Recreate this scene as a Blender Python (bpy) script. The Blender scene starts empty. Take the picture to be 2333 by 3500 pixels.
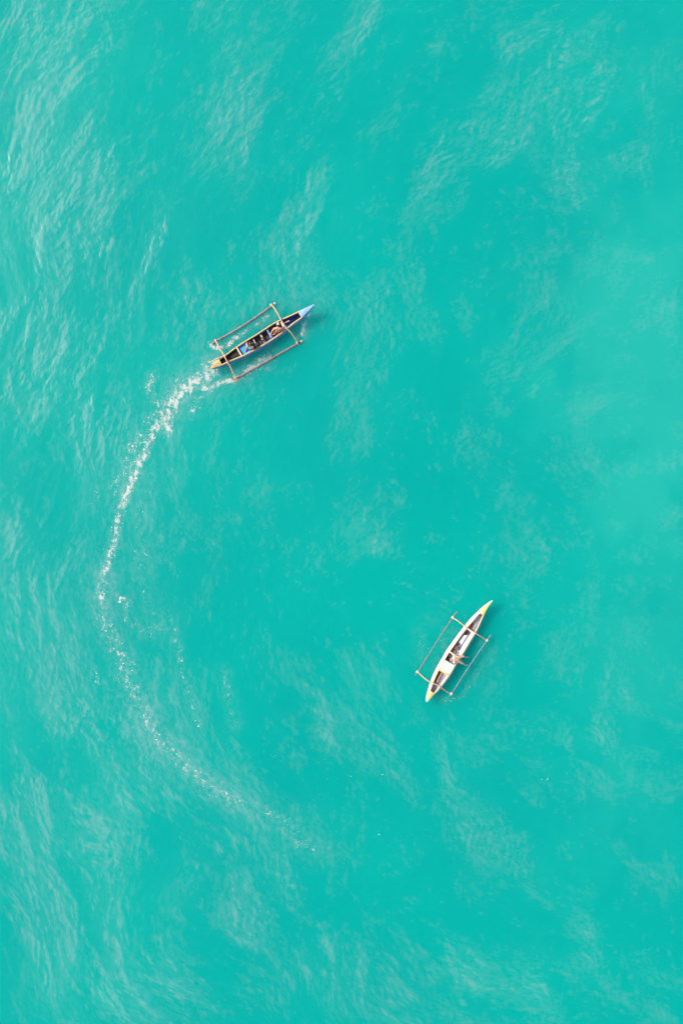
import bpy, bmesh, math, random
import numpy as np
from mathutils import Vector, Matrix, Euler

random.seed(7)
R = math.radians
SC = bpy.context.scene
COL = SC.collection

# ------------------------------------------------------------------ camera, light
S = 0.018            # metres per photograph pixel on the water
H = 46.0             # drone height over the water
CX, CY = 1166.5, 1750.0
cam_d = bpy.data.cameras.new('camera')
cam_d.sensor_fit = 'VERTICAL'
cam_d.angle_y = 2 * math.atan(CY * S / H) if hasattr(cam_d, 'angle_y') else 1.0
cam_d.clip_end = 6000
cam_o = bpy.data.objects.new('camera', cam_d)
cam_o.location = (0, 0, H)
COL.objects.link(cam_o)
SC.camera = cam_o

SUN_EL, SUN_AZ = R(39), R(-68)       # azimuth clockwise from +Y (top of the picture)
world = bpy.data.worlds.new('World')
SC.world = world
world.use_nodes = True
wn = world.node_tree.nodes
bg = wn['Background']
sky = wn.new('ShaderNodeTexSky')
sky.sky_type = 'NISHITA'
sky.sun_disc = False
sky.sun_elevation = SUN_EL
sky.sun_rotation = SUN_AZ
sky.air_density = 1.0
sky.dust_density = 2.0
world.node_tree.links.new(sky.outputs[0], bg.inputs[0])
bg.inputs[1].default_value = 0.15

sun_d = bpy.data.lights.new('sun', 'SUN')
sun_d.energy = 4.6
sun_d.angle = R(2.0)
sun_d.color = (1.0, 0.93, 0.84)
sun = bpy.data.objects.new('sun', sun_d)
sdir = Vector((math.sin(SUN_AZ) * math.cos(SUN_EL), math.cos(SUN_AZ) * math.cos(SUN_EL), math.sin(SUN_EL)))
sun.rotation_euler = (-sdir).to_track_quat('-Z', 'Y').to_euler()
COL.objects.link(sun)

SC.view_settings.view_transform = 'Standard'
SC.view_settings.look = 'None'
SC.view_settings.exposure = 0.0
SC.view_settings.gamma = 1.0
SC.view_settings.use_curve_mapping = False

# ------------------------------------------------------------------ helpers
def tag(o, label=None, cat=None, group=None, kind=None):
    if label: o['label'] = label
    if cat: o['category'] = cat
    if group: o['group'] = group
    if kind: o['kind'] = kind
    return o

def mat(name, col, rough=0.6, var=0.25, scale=6.0, dirt=None, dirt_amt=0.35, bump=0.004, spec=0.4, stretch=(1, 1, 1)):
    """painted or weathered surface: base colour, soft tone variation, worn patches, fine relief"""
    m = bpy.data.materials.new(name)
    m.use_nodes = True
    nt = m.node_tree; N = nt.nodes; Lk = nt.links
    b = N['Principled BSDF']
    tc = N.new('ShaderNodeTexCoord')
    mp = N.new('ShaderNodeMapping'); mp.inputs['Scale'].default_value = stretch
    Lk.new(tc.outputs['Object'], mp.inputs[0])
    n1 = N.new('ShaderNodeTexNoise'); n1.inputs['Scale'].default_value = scale; n1.inputs['Detail'].default_value = 6
    Lk.new(mp.outputs[0], n1.inputs['Vector'])
    mr = N.new('ShaderNodeMapRange')
    mr.inputs['From Min'].default_value = 0.3; mr.inputs['From Max'].default_value = 0.7
    mr.inputs['To Min'].default_value = 1 - var; mr.inputs['To Max'].default_value = 1 + var * 0.5
    Lk.new(n1.outputs[0], mr.inputs[0])
    vm = N.new('ShaderNodeVectorMath'); vm.operation = 'SCALE'
    vm.inputs[0].default_value = col
    Lk.new(mr.outputs[0], vm.inputs['Scale'])
    out = vm.outputs[0]
    if dirt:
        n2 = N.new('ShaderNodeTexNoise'); n2.inputs['Scale'].default_value = scale * 0.6; n2.inputs['Detail'].default_value = 9
        n2.inputs['Roughness'].default_value = 0.7
        Lk.new(tc.outputs['Object'], n2.inputs['Vector'])
        r2 = N.new('ShaderNodeMapRange')
        r2.inputs['From Min'].default_value = 0.5; r2.inputs['From Max'].default_value = 0.68
        r2.inputs['To Min'].default_value = 0; r2.inputs['To Max'].default_value = dirt_amt
        Lk.new(n2.outputs[0], r2.inputs[0])
        mx = N.new('ShaderNodeMix'); mx.data_type = 'RGBA'
        Lk.new(r2.outputs[0], mx.inputs['Factor'])
        Lk.new(out, mx.inputs['A']); mx.inputs['B'].default_value = (*dirt, 1)
        out = mx.outputs['Result']
    Lk.new(out, b.inputs['Base Color'])
    b.inputs['Roughness'].default_value = rough
    b.inputs['Specular IOR Level'].default_value = spec
    bp = N.new('ShaderNodeBump'); bp.inputs['Distance'].default_value = bump
    n3 = N.new('ShaderNodeTexNoise'); n3.inputs['Scale'].default_value = scale * 5; n3.inputs['Detail'].default_value = 4
    Lk.new(mp.outputs[0], n3.inputs['Vector'])
    Lk.new(n3.outputs[0], bp.inputs['Height'])
    Lk.new(bp.outputs[0], b.inputs['Normal'])
    return m

M = {
    'yellow': mat('aged_yellow_paint', (0.78, 0.56, 0.22), 0.55, 0.25, 5, (0.35, 0.22, 0.10), 0.5),
    'cream': mat('cream_paint', (0.80, 0.66, 0.44), 0.55, 0.2, 5, (0.40, 0.28, 0.16), 0.5),
    'brightyellow': mat('golden_yellow_paint', (0.92, 0.66, 0.22), 0.5, 0.2, 5, (0.75, 0.68, 0.40), 0.5),
    'white': mat('white_paint', (0.90, 0.88, 0.88), 0.5, 0.06, 4, (0.62, 0.58, 0.52), 0.3),
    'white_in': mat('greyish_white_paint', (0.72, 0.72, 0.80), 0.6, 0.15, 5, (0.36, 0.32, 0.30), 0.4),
    'lav': mat('worn_grey_floor_paint', (0.34, 0.33, 0.40), 0.7, 0.25, 6, (0.2, 0.14, 0.10), 0.4),
    'blue': mat('faded_blue_paint', (0.20, 0.36, 0.62), 0.5, 0.3, 5, (0.30, 0.36, 0.44), 0.5),
    'bowblue': mat('pale_blue_paint', (0.24, 0.45, 0.76), 0.5, 0.15, 5, (0.55, 0.65, 0.80), 0.4),
    'navy': mat('deep_blue_paint', (0.08, 0.15, 0.38), 0.6, 0.35, 6, (0.08, 0.07, 0.08), 0.6),
    'mat_blue': mat('sky_blue_foam_mat', (0.09, 0.42, 0.75), 0.7, 0.15, 5),
    'mat_side': mat('strong_blue_plastic', (0.01, 0.18, 0.62), 0.5, 0.1, 5),
    'bilge': mat('near_black_wood', (0.030, 0.022, 0.028), 0.75, 0.5, 6, (0.09, 0.065, 0.06), 0.5),
    'floor': mat('dark_brown_boards', (0.085, 0.062, 0.060), 0.75, 0.4, 6, (0.05, 0.06, 0.10), 0.6, stretch=(1, 6, 1)),
    'orange': mat('varnished_orange_wood', (0.88, 0.46, 0.22), 0.5, 0.25, 7, (0.72, 0.50, 0.30), 0.6, stretch=(1, 1, 1)),
    'brown': mat('red_brown_wood', (0.26, 0.12, 0.07), 0.6, 0.35, 8, (0.40, 0.2, 0.12), 0.5),
    'darkbrown': mat('dark_brown_wood', (0.14, 0.075, 0.055), 0.65, 0.4, 8, (0.28, 0.18, 0.14), 0.5),
    'float': mat('weathered_grey_bamboo', (0.30, 0.235, 0.225), 0.65, 0.35, 6, (0.36, 0.28, 0.26), 0.6, stretch=(1, 1, 1)),
    'float_wet': mat('wet_green_grey_bamboo', (0.10, 0.26, 0.28), 0.5, 0.35, 6, (0.20, 0.24, 0.24), 0.5),
    'rope': mat('pale_rope', (0.70, 0.62, 0.56), 0.8, 0.3, 20),
    'cap_end': mat('pale_sawn_bamboo_end', (0.62, 0.50, 0.44), 0.7, 0.2, 9),
    'skin': mat('tanned_skin', (0.62, 0.32, 0.19), 0.5, 0.12, 8, bump=0.001),
    'skin_lt': mat('light_tanned_skin', (0.88, 0.62, 0.42), 0.5, 0.10, 8, bump=0.001),
    'skin_or': mat('orange_brown_skin', (0.86, 0.46, 0.26), 0.5, 0.12, 8, bump=0.001),  # one even orange-brown skin tone
    'hair': mat('black_hair', (0.015, 0.011, 0.010), 0.5, 0.3, 30),
    'creamcloth': mat('cream_cloth', (0.92, 0.80, 0.64), 0.85, 0.08, 12),
    'redcloth': mat('red_cloth', (0.30, 0.06, 0.06), 0.85, 0.2, 12),
    'darkcloth': mat('charcoal_cloth', (0.035, 0.03, 0.04), 0.85, 0.3, 12),
    'tancloth': mat('tan_cloth', (0.50, 0.30, 0.20), 0.85, 0.1, 12),
    'greycloth': mat('grey_cloth', (0.20, 0.20, 0.26), 0.85, 0.2, 12),
    'whitecloth': mat('white_cloth', (0.80, 0.76, 0.74), 0.85, 0.08, 12),
    'sandal': mat('red_rubber', (0.62, 0.04, 0.10), 0.5, 0.1, 12),
    'black': mat('black_rubber', (0.015, 0.015, 0.018), 0.5, 0.2, 12),
    'metal': mat('dented_aluminium', (0.50, 0.50, 0.60), 0.35, 0.2, 12),
}

def link(name, me, m=None, parent=None, smooth=True):
    o = bpy.data.objects.new(name, me)
    COL.objects.link(o)
    if m: me.materials.append(m)
    if parent: o.parent = parent
    if smooth:
        me.polygons.foreach_set('use_smooth', [True] * len(me.polygons))
    return o

def bm_link(name, bm, m, parent=None, smooth=False):
    bmesh.ops.recalc_face_normals(bm, faces=bm.faces)
    me = bpy.data.meshes.new(name)
    bm.to_mesh(me); bm.free()
    return link(name, me, m, parent, smooth)

def spline(pts, n):
    """Catmull-Rom through points, n samples"""
    P = [Vector(p) for p in pts]
    if len(P) < 3:
        return [P[0].lerp(P[-1], i / (n - 1)) for i in range(n)]
    out = []
    for i in range(n):
        t = i / (n - 1) * (len(P) - 1)
        k = min(int(t), len(P) - 2); f = t - k
        p0 = P[max(k - 1, 0)]; p1 = P[k]; p2 = P[k + 1]; p3 = P[min(k + 2, len(P) - 1)]
        out.append(0.5 * ((2 * p1) + (p2 - p0) * f + (2 * p0 - 5 * p1 + 4 * p2 - p3) * f * f + (3 * p1 - p0 - 3 * p2 + p3) * f ** 3))
    return out

def tube_bm(bm, pts, r0, r1=None, seg=10, wob=0.0, nodes=0):
    r1 = r0 if r1 is None else r1
    rings = []
    n = len(pts)
    up = Vector((0, 0, 1))
    for i, p in enumerate(pts):
        d = (pts[min(i + 1, n - 1)] - pts[max(i - 1, 0)]).normalized()
        a = d.cross(up)
        if a.length < 1e-4: a = d.cross(Vector((0, 1, 0)))
        a.normalize(); b = d.cross(a)
        r = r0 + (r1 - r0) * i / (n - 1)
        r *= 1 + wob * (random.random() - 0.5)
        if nodes and i % nodes == 0: r *= 1.12
        rings.append([bm.verts.new(p + a * math.cos(2 * math.pi * k / seg) * r + b * math.sin(2 * math.pi * k / seg) * r) for k in range(seg)])
    for i in range(n - 1):
        for k in range(seg):
            bm.faces.new((rings[i][k], rings[i][(k + 1) % seg], rings[i + 1][(k + 1) % seg], rings[i + 1][k]))
    bm.faces.new(rings[0]); bm.faces.new(rings[-1])

def tube(name, m, pts, r0, r1=None, parent=None, n=None, seg=10, wob=0.0, nodes=0):
    bm = bmesh.new()
    tube_bm(bm, spline(pts, n or max(2, 4 * len(pts))), r0, r1, seg, wob, nodes)
    return bm_link(name, bm, m, parent, True)

def wrap(name, m, center, axis, r, width, parent):
    """rope lashing: a few turns of cord round a joint, joined"""
    bm = bmesh.new()
    axis = axis.normalized()
    a = axis.cross(Vector((0, 0, 1))).normalized(); b = axis.cross(a)
    turns = 5
    pts = []
    for i in range(turns * 10 + 1):
        t = i / 10
        ang = 2 * math.pi * t
        pts.append(center + axis * width * (t / turns - 0.5) + (a * math.cos(ang) + b * math.sin(ang)) * r)
    tube_bm(bm, pts, width / turns * 0.62, seg=5)
    return bm_link(name, bm, m, parent, True)

# ------------------------------------------------------------------ water height field
def band(seed, lo, hi, aniso, n=2048, L=96.0, along=False, pw=1.0):
    rg = np.random.RandomState(seed)
    f = np.fft.fft2(rg.randn(n, n))
    k = np.fft.fftfreq(n, L / n)
    kr, ka = np.meshgrid(k, k, indexing='ij')
    ke = np.sqrt(kr ** 2 + (aniso * ka) ** 2) + 1e-9
    klo, khi = 1 / hi, 1 / lo
    w = 1 / (1 + (klo / ke) ** 6) / (1 + (ke / khi) ** 6) / ke ** pw
    if along:            # travelling crests: energy only where kr dominates
        w = w * (kr ** 2 / (kr ** 2 + ka ** 2 + 1e-9))
    g = np.real(np.fft.ifft2(f * w))
    return (g / g.std()).astype(np.float32)

def sample(g, u, v, L=96.0):
    n = g.shape[0]
    x = (u / L * n) % n; y = (v / L * n) % n
    i = np.floor(x).astype(int); j = np.floor(y).astype(int)
    fx = (x - i).astype(np.float32); fy = (y - j).astype(np.float32)
    i %= n; j %= n
    i1 = (i + 1) % n; j1 = (j + 1) % n
    return (g[i, j] * (1 - fx) * (1 - fy) + g[i1, j] * fx * (1 - fy) + g[i, j1] * (1 - fx) * fy + g[i1, j1] * fx * fy)

def sstep(a, b, x):
    t = np.clip((x - a) / (b - a), 0, 1)
    return t * t * (3 - 2 * t)

OV = 2333 / 1568.0
def ov2w(x, y):
    return ((x * OV - CX) * S, (CY - y * OV) * S)

# regions of wind-ruffled water (overview x, y, radius, radius y, strength)
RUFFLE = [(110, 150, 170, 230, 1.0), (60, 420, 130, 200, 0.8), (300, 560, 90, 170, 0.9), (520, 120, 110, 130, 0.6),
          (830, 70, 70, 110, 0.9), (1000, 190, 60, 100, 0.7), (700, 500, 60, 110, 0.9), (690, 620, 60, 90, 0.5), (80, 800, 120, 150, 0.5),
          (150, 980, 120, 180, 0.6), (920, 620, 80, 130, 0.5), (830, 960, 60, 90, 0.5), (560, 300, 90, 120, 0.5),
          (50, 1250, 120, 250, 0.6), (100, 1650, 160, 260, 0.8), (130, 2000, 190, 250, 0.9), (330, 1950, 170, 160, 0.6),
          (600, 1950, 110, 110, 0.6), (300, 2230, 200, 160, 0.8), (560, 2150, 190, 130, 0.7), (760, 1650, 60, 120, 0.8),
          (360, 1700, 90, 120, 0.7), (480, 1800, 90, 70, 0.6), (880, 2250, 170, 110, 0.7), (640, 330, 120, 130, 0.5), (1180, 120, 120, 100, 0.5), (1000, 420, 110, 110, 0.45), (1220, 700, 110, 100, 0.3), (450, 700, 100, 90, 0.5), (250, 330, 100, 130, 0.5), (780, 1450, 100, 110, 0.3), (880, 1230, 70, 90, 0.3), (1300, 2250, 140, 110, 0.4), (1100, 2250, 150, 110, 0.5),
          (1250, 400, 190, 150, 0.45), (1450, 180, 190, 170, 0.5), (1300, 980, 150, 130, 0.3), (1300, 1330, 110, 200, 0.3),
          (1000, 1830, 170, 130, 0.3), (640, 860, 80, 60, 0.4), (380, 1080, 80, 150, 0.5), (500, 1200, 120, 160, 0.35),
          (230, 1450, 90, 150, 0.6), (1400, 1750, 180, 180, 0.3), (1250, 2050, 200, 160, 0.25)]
# suspended sand: paler, greener water (overview)
SILT = [(1480, 620, 170, 260, 1.0), (1380, 880, 190, 220, 0.7), (1520, 1050, 160, 260, 0.9), (1450, 120, 180, 160, 0.45),
        (1480, 1300, 120, 220, 0.6), (1300, 1300, 130, 110, 0.3), (1480, 1600, 150, 200, 0.4), (1400, 1850, 200, 200, 0.3),
        (60, 1500, 160, 300, 0.35), (100, 200, 200, 260, 0.35), (150, 2100, 250, 260, 0.4), (1100, 1900, 260, 130, 0.2)]

def blobs(X, Y, lst):
    m = np.zeros_like(X)
    for x, y, rx, ry, s in lst:
        wx, wy = ov2w(x, y)
        d = ((X - wx) / (rx * OV * S)) ** 2 + ((Y - wy) / (ry * OV * S)) ** 2
        m += s * np.exp(-d * 0.9)
    return m

# wake: polylines in overview pixels with half-width (ov px), fleck count per ov px, brightness of the milky water
WAKE = [
    ([(492, 838), (470, 862), (432, 888), (405, 915), (386, 945), (372, 968)], 19, 12.0, 1.0),
    ([(392, 940), (365, 972), (345, 1010), (330, 1045), (312, 1085), (292, 1130), (278, 1165)], 9, 9.0, 0.9),
    ([(278, 1165), (268, 1205), (264, 1240), (250, 1290), (243, 1320)], 8, 6.5, 0.7),
    ([(420, 870), (390, 905), (360, 950), (330, 1000), (300, 1035), (288, 1080), (262, 1120)], 20, 2.6, 0.5),
    ([(352, 866), (342, 884), (350, 905), (362, 930)], 9, 4.0, 0.6),
    ([(382, 975), (388, 992)], 9, 14.0, 0.9),
    ([(500, 830), (520, 870), (490, 885), (462, 910), (440, 945)], 12, 2.2, 0.5),
    ([(243, 1320), (232, 1370), (238, 1430), (262, 1470), (278, 1510), (290, 1560), (315, 1610), (340, 1660)], 17, 3.2, 0.85),
    ([(262, 1366), (290, 1380), (292, 1402)], 9, 4.5, 0.5),
    ([(220, 1120), (212, 1170)], 10, 1.6, 0.3),
    ([(340, 1660), (365, 1700), (400, 1722), (430, 1765), (480, 1805), (545, 1842)], 17, 2.6, 0.85),
    ([(545, 1842), (600, 1862), (650, 1885), (690, 1925), (720, 1950)], 18, 1.4, 0.45),
    ([(345, 1065), (340, 1110), (325, 1180), (322, 1240), (325, 1320), (345, 1400), (380, 1430)], 18, 0.6, 0.3),
    ([(385, 1405), (405, 1480), (425, 1560), (442, 1615), (460, 1665)], 9, 1.8, 0.3),
    ([(285, 1420), (330, 1450), (375, 1440)], 14, 1.5, 0.4),
    ([(515, 1545), (525, 1600), (540, 1665)], 9, 1.2, 0.3),
    ([(215, 1530), (222, 1560), (216, 1588)], 4, 2.2, 0.2),
    ([(20, 1516), (24, 1524)], 3, 2.0, 0.0),  # sun sparkle modelled as a few pale flecks
    ([(620, 1740), (760, 1770), (900, 1800), (1000, 1830)], 40, 0.35, 0.0),
    ([(680, 1925), (780, 1935), (900, 1925), (1000, 1925), (1080, 1945)], 30, 0.25, 0.0),
    ([(1170, 1780), (1300, 1790), (1420, 1800)], 35, 0.25, 0.0),
    # foam round the outriggers of the moving boat
    ([(545, 868), (580, 845), (618, 820)], 8, 20.0, 0.7),
    ([(480, 790), (495, 800), (520, 795), (545, 775)], 6, 7.0, 0.5),
    ([(545, 778), (580, 750), (610, 728)], 6, 5.0, 0.4),
    ([(560, 830), (600, 825), (625, 800)], 8, 2.0, 0.4),
    ([(470, 895), (510, 878), (545, 872)], 6, 9.0, 0.5),
    ([(560, 878), (590, 862), (625, 838)], 4, 1.6, 0.3),
    ([(690, 770), (700, 745), (706, 730)], 8, 6.0, 0.6),
    ([(440, 800), (470, 788)], 6, 2.0, 0.3),
    # flecks about the drifting boat
    ([(962, 1455), (968, 1480), (962, 1515)], 9, 1.6, 0.25),
    ([(1020, 1470), (1000, 1510), (990, 1540)], 10, 0.8, 0.15),
    ([(1125, 1500), (1110, 1530), (1085, 1560)], 9, 1.2, 0.2),
    ([(1075, 1570), (1065, 1595), (1035, 1608), (1005, 1605)], 4, 1.8, 0.3),
    ([(985, 1425), (1010, 1420)], 12, 0.4, 0.1),
]

def seg_dist(X, Y, pts):
    d = np.full_like(X, 1e9)
    W = [ov2w(*p) for p in pts]
    for (ax, ay), (bx, by) in zip(W[:-1], W[1:]):
        vx, vy = bx - ax, by - ay
        t = np.clip(((X - ax) * vx + (Y - ay) * vy) / (vx * vx + vy * vy), 0, 1)
        d = np.minimum(d, np.hypot(X - ax - t * vx, Y - ay - t * vy))
    return d

BOAT_SEGS = [([(490, 842), (718, 702)], 2.3), ([(975, 1610), (1128, 1382)], 2.2)]

G_swell = band(11, 5.5, 13, 1.6, along=True)
G_chop = band(12, 1.1, 4.5, 1.5, along=True)
G_rip = band(13, 0.2, 0.7, 1.7, pw=0.5)
G_patch = band(14, 1.6, 14.0, 2.0, pw=1.1)
G_rid = band(15, 0.45, 3.6, 2.4, pw=0.9)
G_rid2 = band(16, 0.3, 1.9, 1.9, pw=0.8)
G_wx = band(17, 7, 25, 1.0, pw=1.6)
G_wy = band(18, 7, 25, 1.0, pw=1.6)
G_b1 = band(21, 0.25, 7.0, 1.8, pw=1.15)
G_b2 = band(22, 0.25, 5.0, 1.7, pw=1.1)
G_f1 = band(23, 0.17, 0.8, 1.6, pw=0.4)
G_c1 = band(24, 0.7, 6.0, 2.3, pw=1.2)
G_c2 = band(25, 0.5, 3.8, 1.9, pw=1.2)
OCT = [(band(31, 2.4, 5.5, 1.6, pw=0.3), 2.9, 0.35), (band(32, 1.2, 2.6, 1.5, pw=0.3), 2.0, -0.5),
       (band(33, 0.62, 1.3, 1.4, pw=0.3), 1.25, 0.4), (band(34, 0.30, 0.62, 1.3, pw=0.3), 0.66, -0.5)]
def ridged(r, a):
    """pointed wave crests: sum of folded bands, steepness alike in each"""
    h = 0
    for g, lam, sl_ in OCT:
        c_, s_ = math.cos(sl_), math.sin(sl_)
        n_ = sample(g, r * c_ + a * s_, -r * s_ + a * c_)
        h = h - np.sqrt(n_ * n_ + 0.01) * lam
    return h
G_silt = band(19, 1.0, 20, 1.2, pw=1.6)

def fields(X, Y):
    X = X.astype(np.float64); Y = Y.astype(np.float64)
    ox, oy = (3300 - CX) * S, 0.0
    wx = sample(G_wx, X + 7, Y + 3) * 0.5; wy = sample(G_wy, X + 31, Y - 9) * 0.5
    dx, dy = X + wx - ox, Y + wy - oy
    r = np.hypot(dx, dy)
    a = np.arctan2(dy, -dx) * 38.0
    fade = 1 - sstep(60, 160, np.hypot(X, Y)) * 0.85
    ruf = np.clip(blobs(X, Y, RUFFLE), 0, 0.95) * 0.85 + 0.33
    for pts, w, dens, mk in WAKE[:12]:
        ruf = np.maximum(ruf, 0.33 + 0.6 * mk * np.exp(-(seg_dist(X, Y, pts) / (w * 3.2 * OV * S)) ** 2))
    far = sstep(26, 45, np.maximum(np.abs(X), np.abs(Y) * 0.7))
    ruf = ruf * (1 - far) + 0.6 * far
    rid2 = np.exp(-(sample(G_rid2, r + 5, a) / 0.6) ** 2)
    ct, st_ = math.cos(0.45), math.sin(0.45)
    ra, aa = r * ct + a * st_, -r * st_ + a * ct        # crests slewed one way
    rb, ab = r * ct - a * st_, r * st_ + a * ct         # and the other
    f1 = sample(G_f1, r, a)
    p1 = sample(G_patch, r, a)
    g1 = sample(G_b1, ra, aa) + 0.45 * p1 + 0.16 * f1
    g2 = sample(G_b2, rb, ab) + 0.45 * sample(G_patch, r + 40, a + 20) + 0.16 * f1
    off = (ruf - 0.80) * 1.30
    e1 = np.clip(g1 + off, 0, 4) ** 1.3 * 0.34
    e2 = np.clip(g2 + off - 0.1, 0, 4) ** 1.3 * 0.28
    base_ = sstep(-1.5, 2.0, p1 + off * 1.3) * ruf * 0.22      # faint even ruffling under the wisps
    def face(n, w, tail):          # wave face: sharp crest, softening away from the wind
        return np.where(n < 0, np.exp(-(n / w) ** 2), np.exp(-n / tail))
    gate1 = sstep(-0.3, 1.6, sample(G_patch, r + 13, a + 7) + off * 1.2 + 0.35 * f1)
    gate2 = sstep(-0.3, 1.6, sample(G_patch, r + 60, a + 33) + off * 1.2 + 0.35 * f1)
    h0 = ridged(r, a)
    slope = (ridged(r + 0.06, a) - h0) / 0.06          # steepness towards the left of the picture
    slope = -slope / 8.8
    faces = np.clip(slope + 0.02, 0, 2.4)  # sun-side wave faces, used to lighten the water colour as painted glints
    g0 = sstep(-1.3, 1.5, p1 + off * 1.1 + 0.5 * g2) * (0.25 + 0.9 * ruf)
    g0 = np.clip(g0, 0, 2) ** 1.35
    env = (0.30 * (e1 + e2) * (0.50 + 0.72 * rid2) + base_) * (1 + 0.22 * f1) + 0.72 * faces * g0 * (0.55 + 0.5 * gate1 + 0.3 * gate2)
    env = 1.12 * np.clip(env, 0, 1.8) ** 1.3; env = env / (1 + 0.50 * env)
    boat = np.ones_like(X)
    for pts, w in BOAT_SEGS:
        boat = np.minimum(boat, 0.12 + 0.88 * sstep(w * 0.7, w * 1.7, seg_dist(X, Y, pts)))
    sw = sample(G_swell, r, a) * 0.022
    ch = sample(G_chop, r, a)
    ch = ch + 0.25 * (ch * ch - 1)
    z = h0 * 0.0028 * (0.25 + 0.9 * ruf) * boat + (sw + ch * 0.009 * (0.35 + 0.9 * env)) * boat + sample(G_rip, r, a) * 0.0060 * (0.10 + env) * (0.3 + 0.7 * boat)
    z = z * fade
    milk = np.zeros_like(X)
    for pts, w, dens, mk in WAKE:
        if mk > 0:
            d = seg_dist(X, Y, pts)
            milk = np.maximum(milk, mk * np.exp(-(d / (w * 1.9 * OV * S)) ** 2))
    milk = milk * (0.35 + 0.65 * rid2) * (0.5 + 0.5 * sstep(-0.8, 0.8, sample(G_rid2, X * 1.7, Y * 1.7)))
    sl = np.clip(blobs(X, Y, SILT), 0, 1.2)
    sl = sl * (0.35 + 0.65 * sstep(-1.2, 1.2, sample(G_silt, X, Y)))
    sl = sl * 0.85
    lace = np.zeros_like(X)
    for i_, (pts, w, dens, mk) in enumerate(WAKE):
        d = seg_dist(X, Y, pts)
        am = min(1.0, 0.30 + dens / 11.0) if mk > 0.1 else min(0.3, 0.12 + dens * 0.1)
        if i_ >= 29: am *= 0.55
        lace = np.maximum(lace, am * np.exp(-(d / (w * 1.25 * OV * S)) ** 2))
    lace = lace * (0.72 + 0.28 * sstep(-0.8, 1.0, sample(G_rid2, X * 1.3, Y * 1.3)))
    return z, env, milk, sl, lace

def axis(half, step, grow=1.16, far=2500):
    a = list(np.arange(0, half + step, step))
    d = step
    while a[-1] < far:
        d *= grow; a.append(a[-1] + d)
    a = np.array(a)
    return np.concatenate([-a[:0:-1], a])

ax_ = axis(22.5, 0.066); ay_ = axis(33.0, 0.066)
GX, GY = np.meshgrid(ax_, ay_, indexing='ij')
Z, ENV, MILK, SIL, LACE = fields(GX, GY)
nx, ny = GX.shape
co = np.stack([GX, GY, Z], -1).reshape(-1, 3).astype(np.float32)
idx = np.arange(nx * ny).reshape(nx, ny)
q = np.stack([idx[:-1, :-1], idx[1:, :-1], idx[1:, 1:], idx[:-1, 1:]], -1).reshape(-1)
me = bpy.data.meshes.new('water')
me.vertices.add(nx * ny); me.vertices.foreach_set('co', co.ravel())
nf = len(q) // 4
me.loops.add(len(q)); me.loops.foreach_set('vertex_index', q.astype(np.int32))
me.polygons.add(nf)
me.polygons.foreach_set('loop_start', np.arange(0, nf * 4, 4, dtype=np.int32))
me.polygons.foreach_set('use_smooth', np.ones(nf, dtype=bool))
me.update()
for nm, arr in (('ruffle_glint', ENV), ('milk', MILK), ('silt', SIL), ('lace', LACE)):
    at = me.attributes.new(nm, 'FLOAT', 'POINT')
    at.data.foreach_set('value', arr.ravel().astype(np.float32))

def water_height(x, y):
    i = int(np.searchsorted(ax_, x)); j = int(np.searchsorted(ay_, y))
    return float(max(Z[i - 1:i + 1, j - 1:j + 1].max(), -1))

wm = bpy.data.materials.new('turquoise_sea')
wm.use_nodes = True
nt = wm.node_tree; N = nt.nodes; LK = nt.links
for n_ in list(N): N.remove(n_)
def nd(t, **kw):
    n_ = N.new(t)
    for k, v in kw.items():
        if k in n_.inputs: n_.inputs[k].default_value = v
        else: setattr(n_, k, v)
    return n_
def mth(op, a, b=None):
    n_ = N.new('ShaderNodeMath'); n_.operation = op
    for i, v in enumerate((a, b)):
        if v is None: continue
        if isinstance(v, (int, float)): n_.inputs[i].default_value = v
        else: LK.new(v, n_.inputs[i])
    return n_.outputs[0]
def mixc(f, a, b):
    n_ = N.new('ShaderNodeMix'); n_.data_type = 'RGBA'
    for s, v in (('Factor', f), ('A', a), ('B', b)):
        if isinstance(v, tuple): n_.inputs[s].default_value = (*v, 1)
        elif isinstance(v, (int, float)): n_.inputs[s].default_value = v
        else: LK.new(v, n_.inputs[s])
    return n_.outputs['Result']
geo = nd('ShaderNodeNewGeometry')
def attr(nm):
    a = nd('ShaderNodeAttribute'); a.attribute_name = nm
    return a.outputs['Fac']
A_r0, A_m, A_s = attr('ruffle_glint'), attr('milk'), attr('silt')
fn = nd('ShaderNodeTexNoise', Scale=3.2, Detail=8.0, Roughness=0.68)
fmp = nd('ShaderNodeMapping'); fmp.inputs['Scale'].default_value = (1.5, 0.6, 1); fmp.inputs['Rotation'].default_value = (0, 0, 0.3)
LK.new(geo.outputs['Position'], fmp.inputs[0]); LK.new(fmp.outputs[0], fn.inputs['Vector'])
fr_ = nd('ShaderNodeMapRange'); LK.new(fn.outputs[0], fr_.inputs[0])
for k_, v_ in (('From Min', 0.3), ('From Max', 0.7), ('To Min', 0.45), ('To Max', 1.5)): fr_.inputs[k_].default_value = v_
A_r = mth('MULTIPLY', A_r0, fr_.outputs[0])
nb = nd('ShaderNodeTexNoise', Scale=0.09, Detail=4.0); LK.new(geo.outputs['Position'], nb.inputs['Vector'])
tone = nd('ShaderNodeMapRange'); LK.new(nb.outputs[0], tone.inputs[0])
tone.inputs['From Min'].default_value = 0.3; tone.inputs['From Max'].default_value = 0.7
DEEP, MID, SILTC, GLINT_AIR = (0.0, 0.338, 0.292), (0.0, 0.378, 0.310), (0.030, 0.465, 0.372), (0.36, 0.47, 0.47)
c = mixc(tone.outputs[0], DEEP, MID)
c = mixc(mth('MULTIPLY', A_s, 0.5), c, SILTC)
c = mixc(mth('MULTIPLY', A_r, 0.20), c, GLINT_AIR)  # sky and sun reflections on ruffled faces, painted into the water colour
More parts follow.
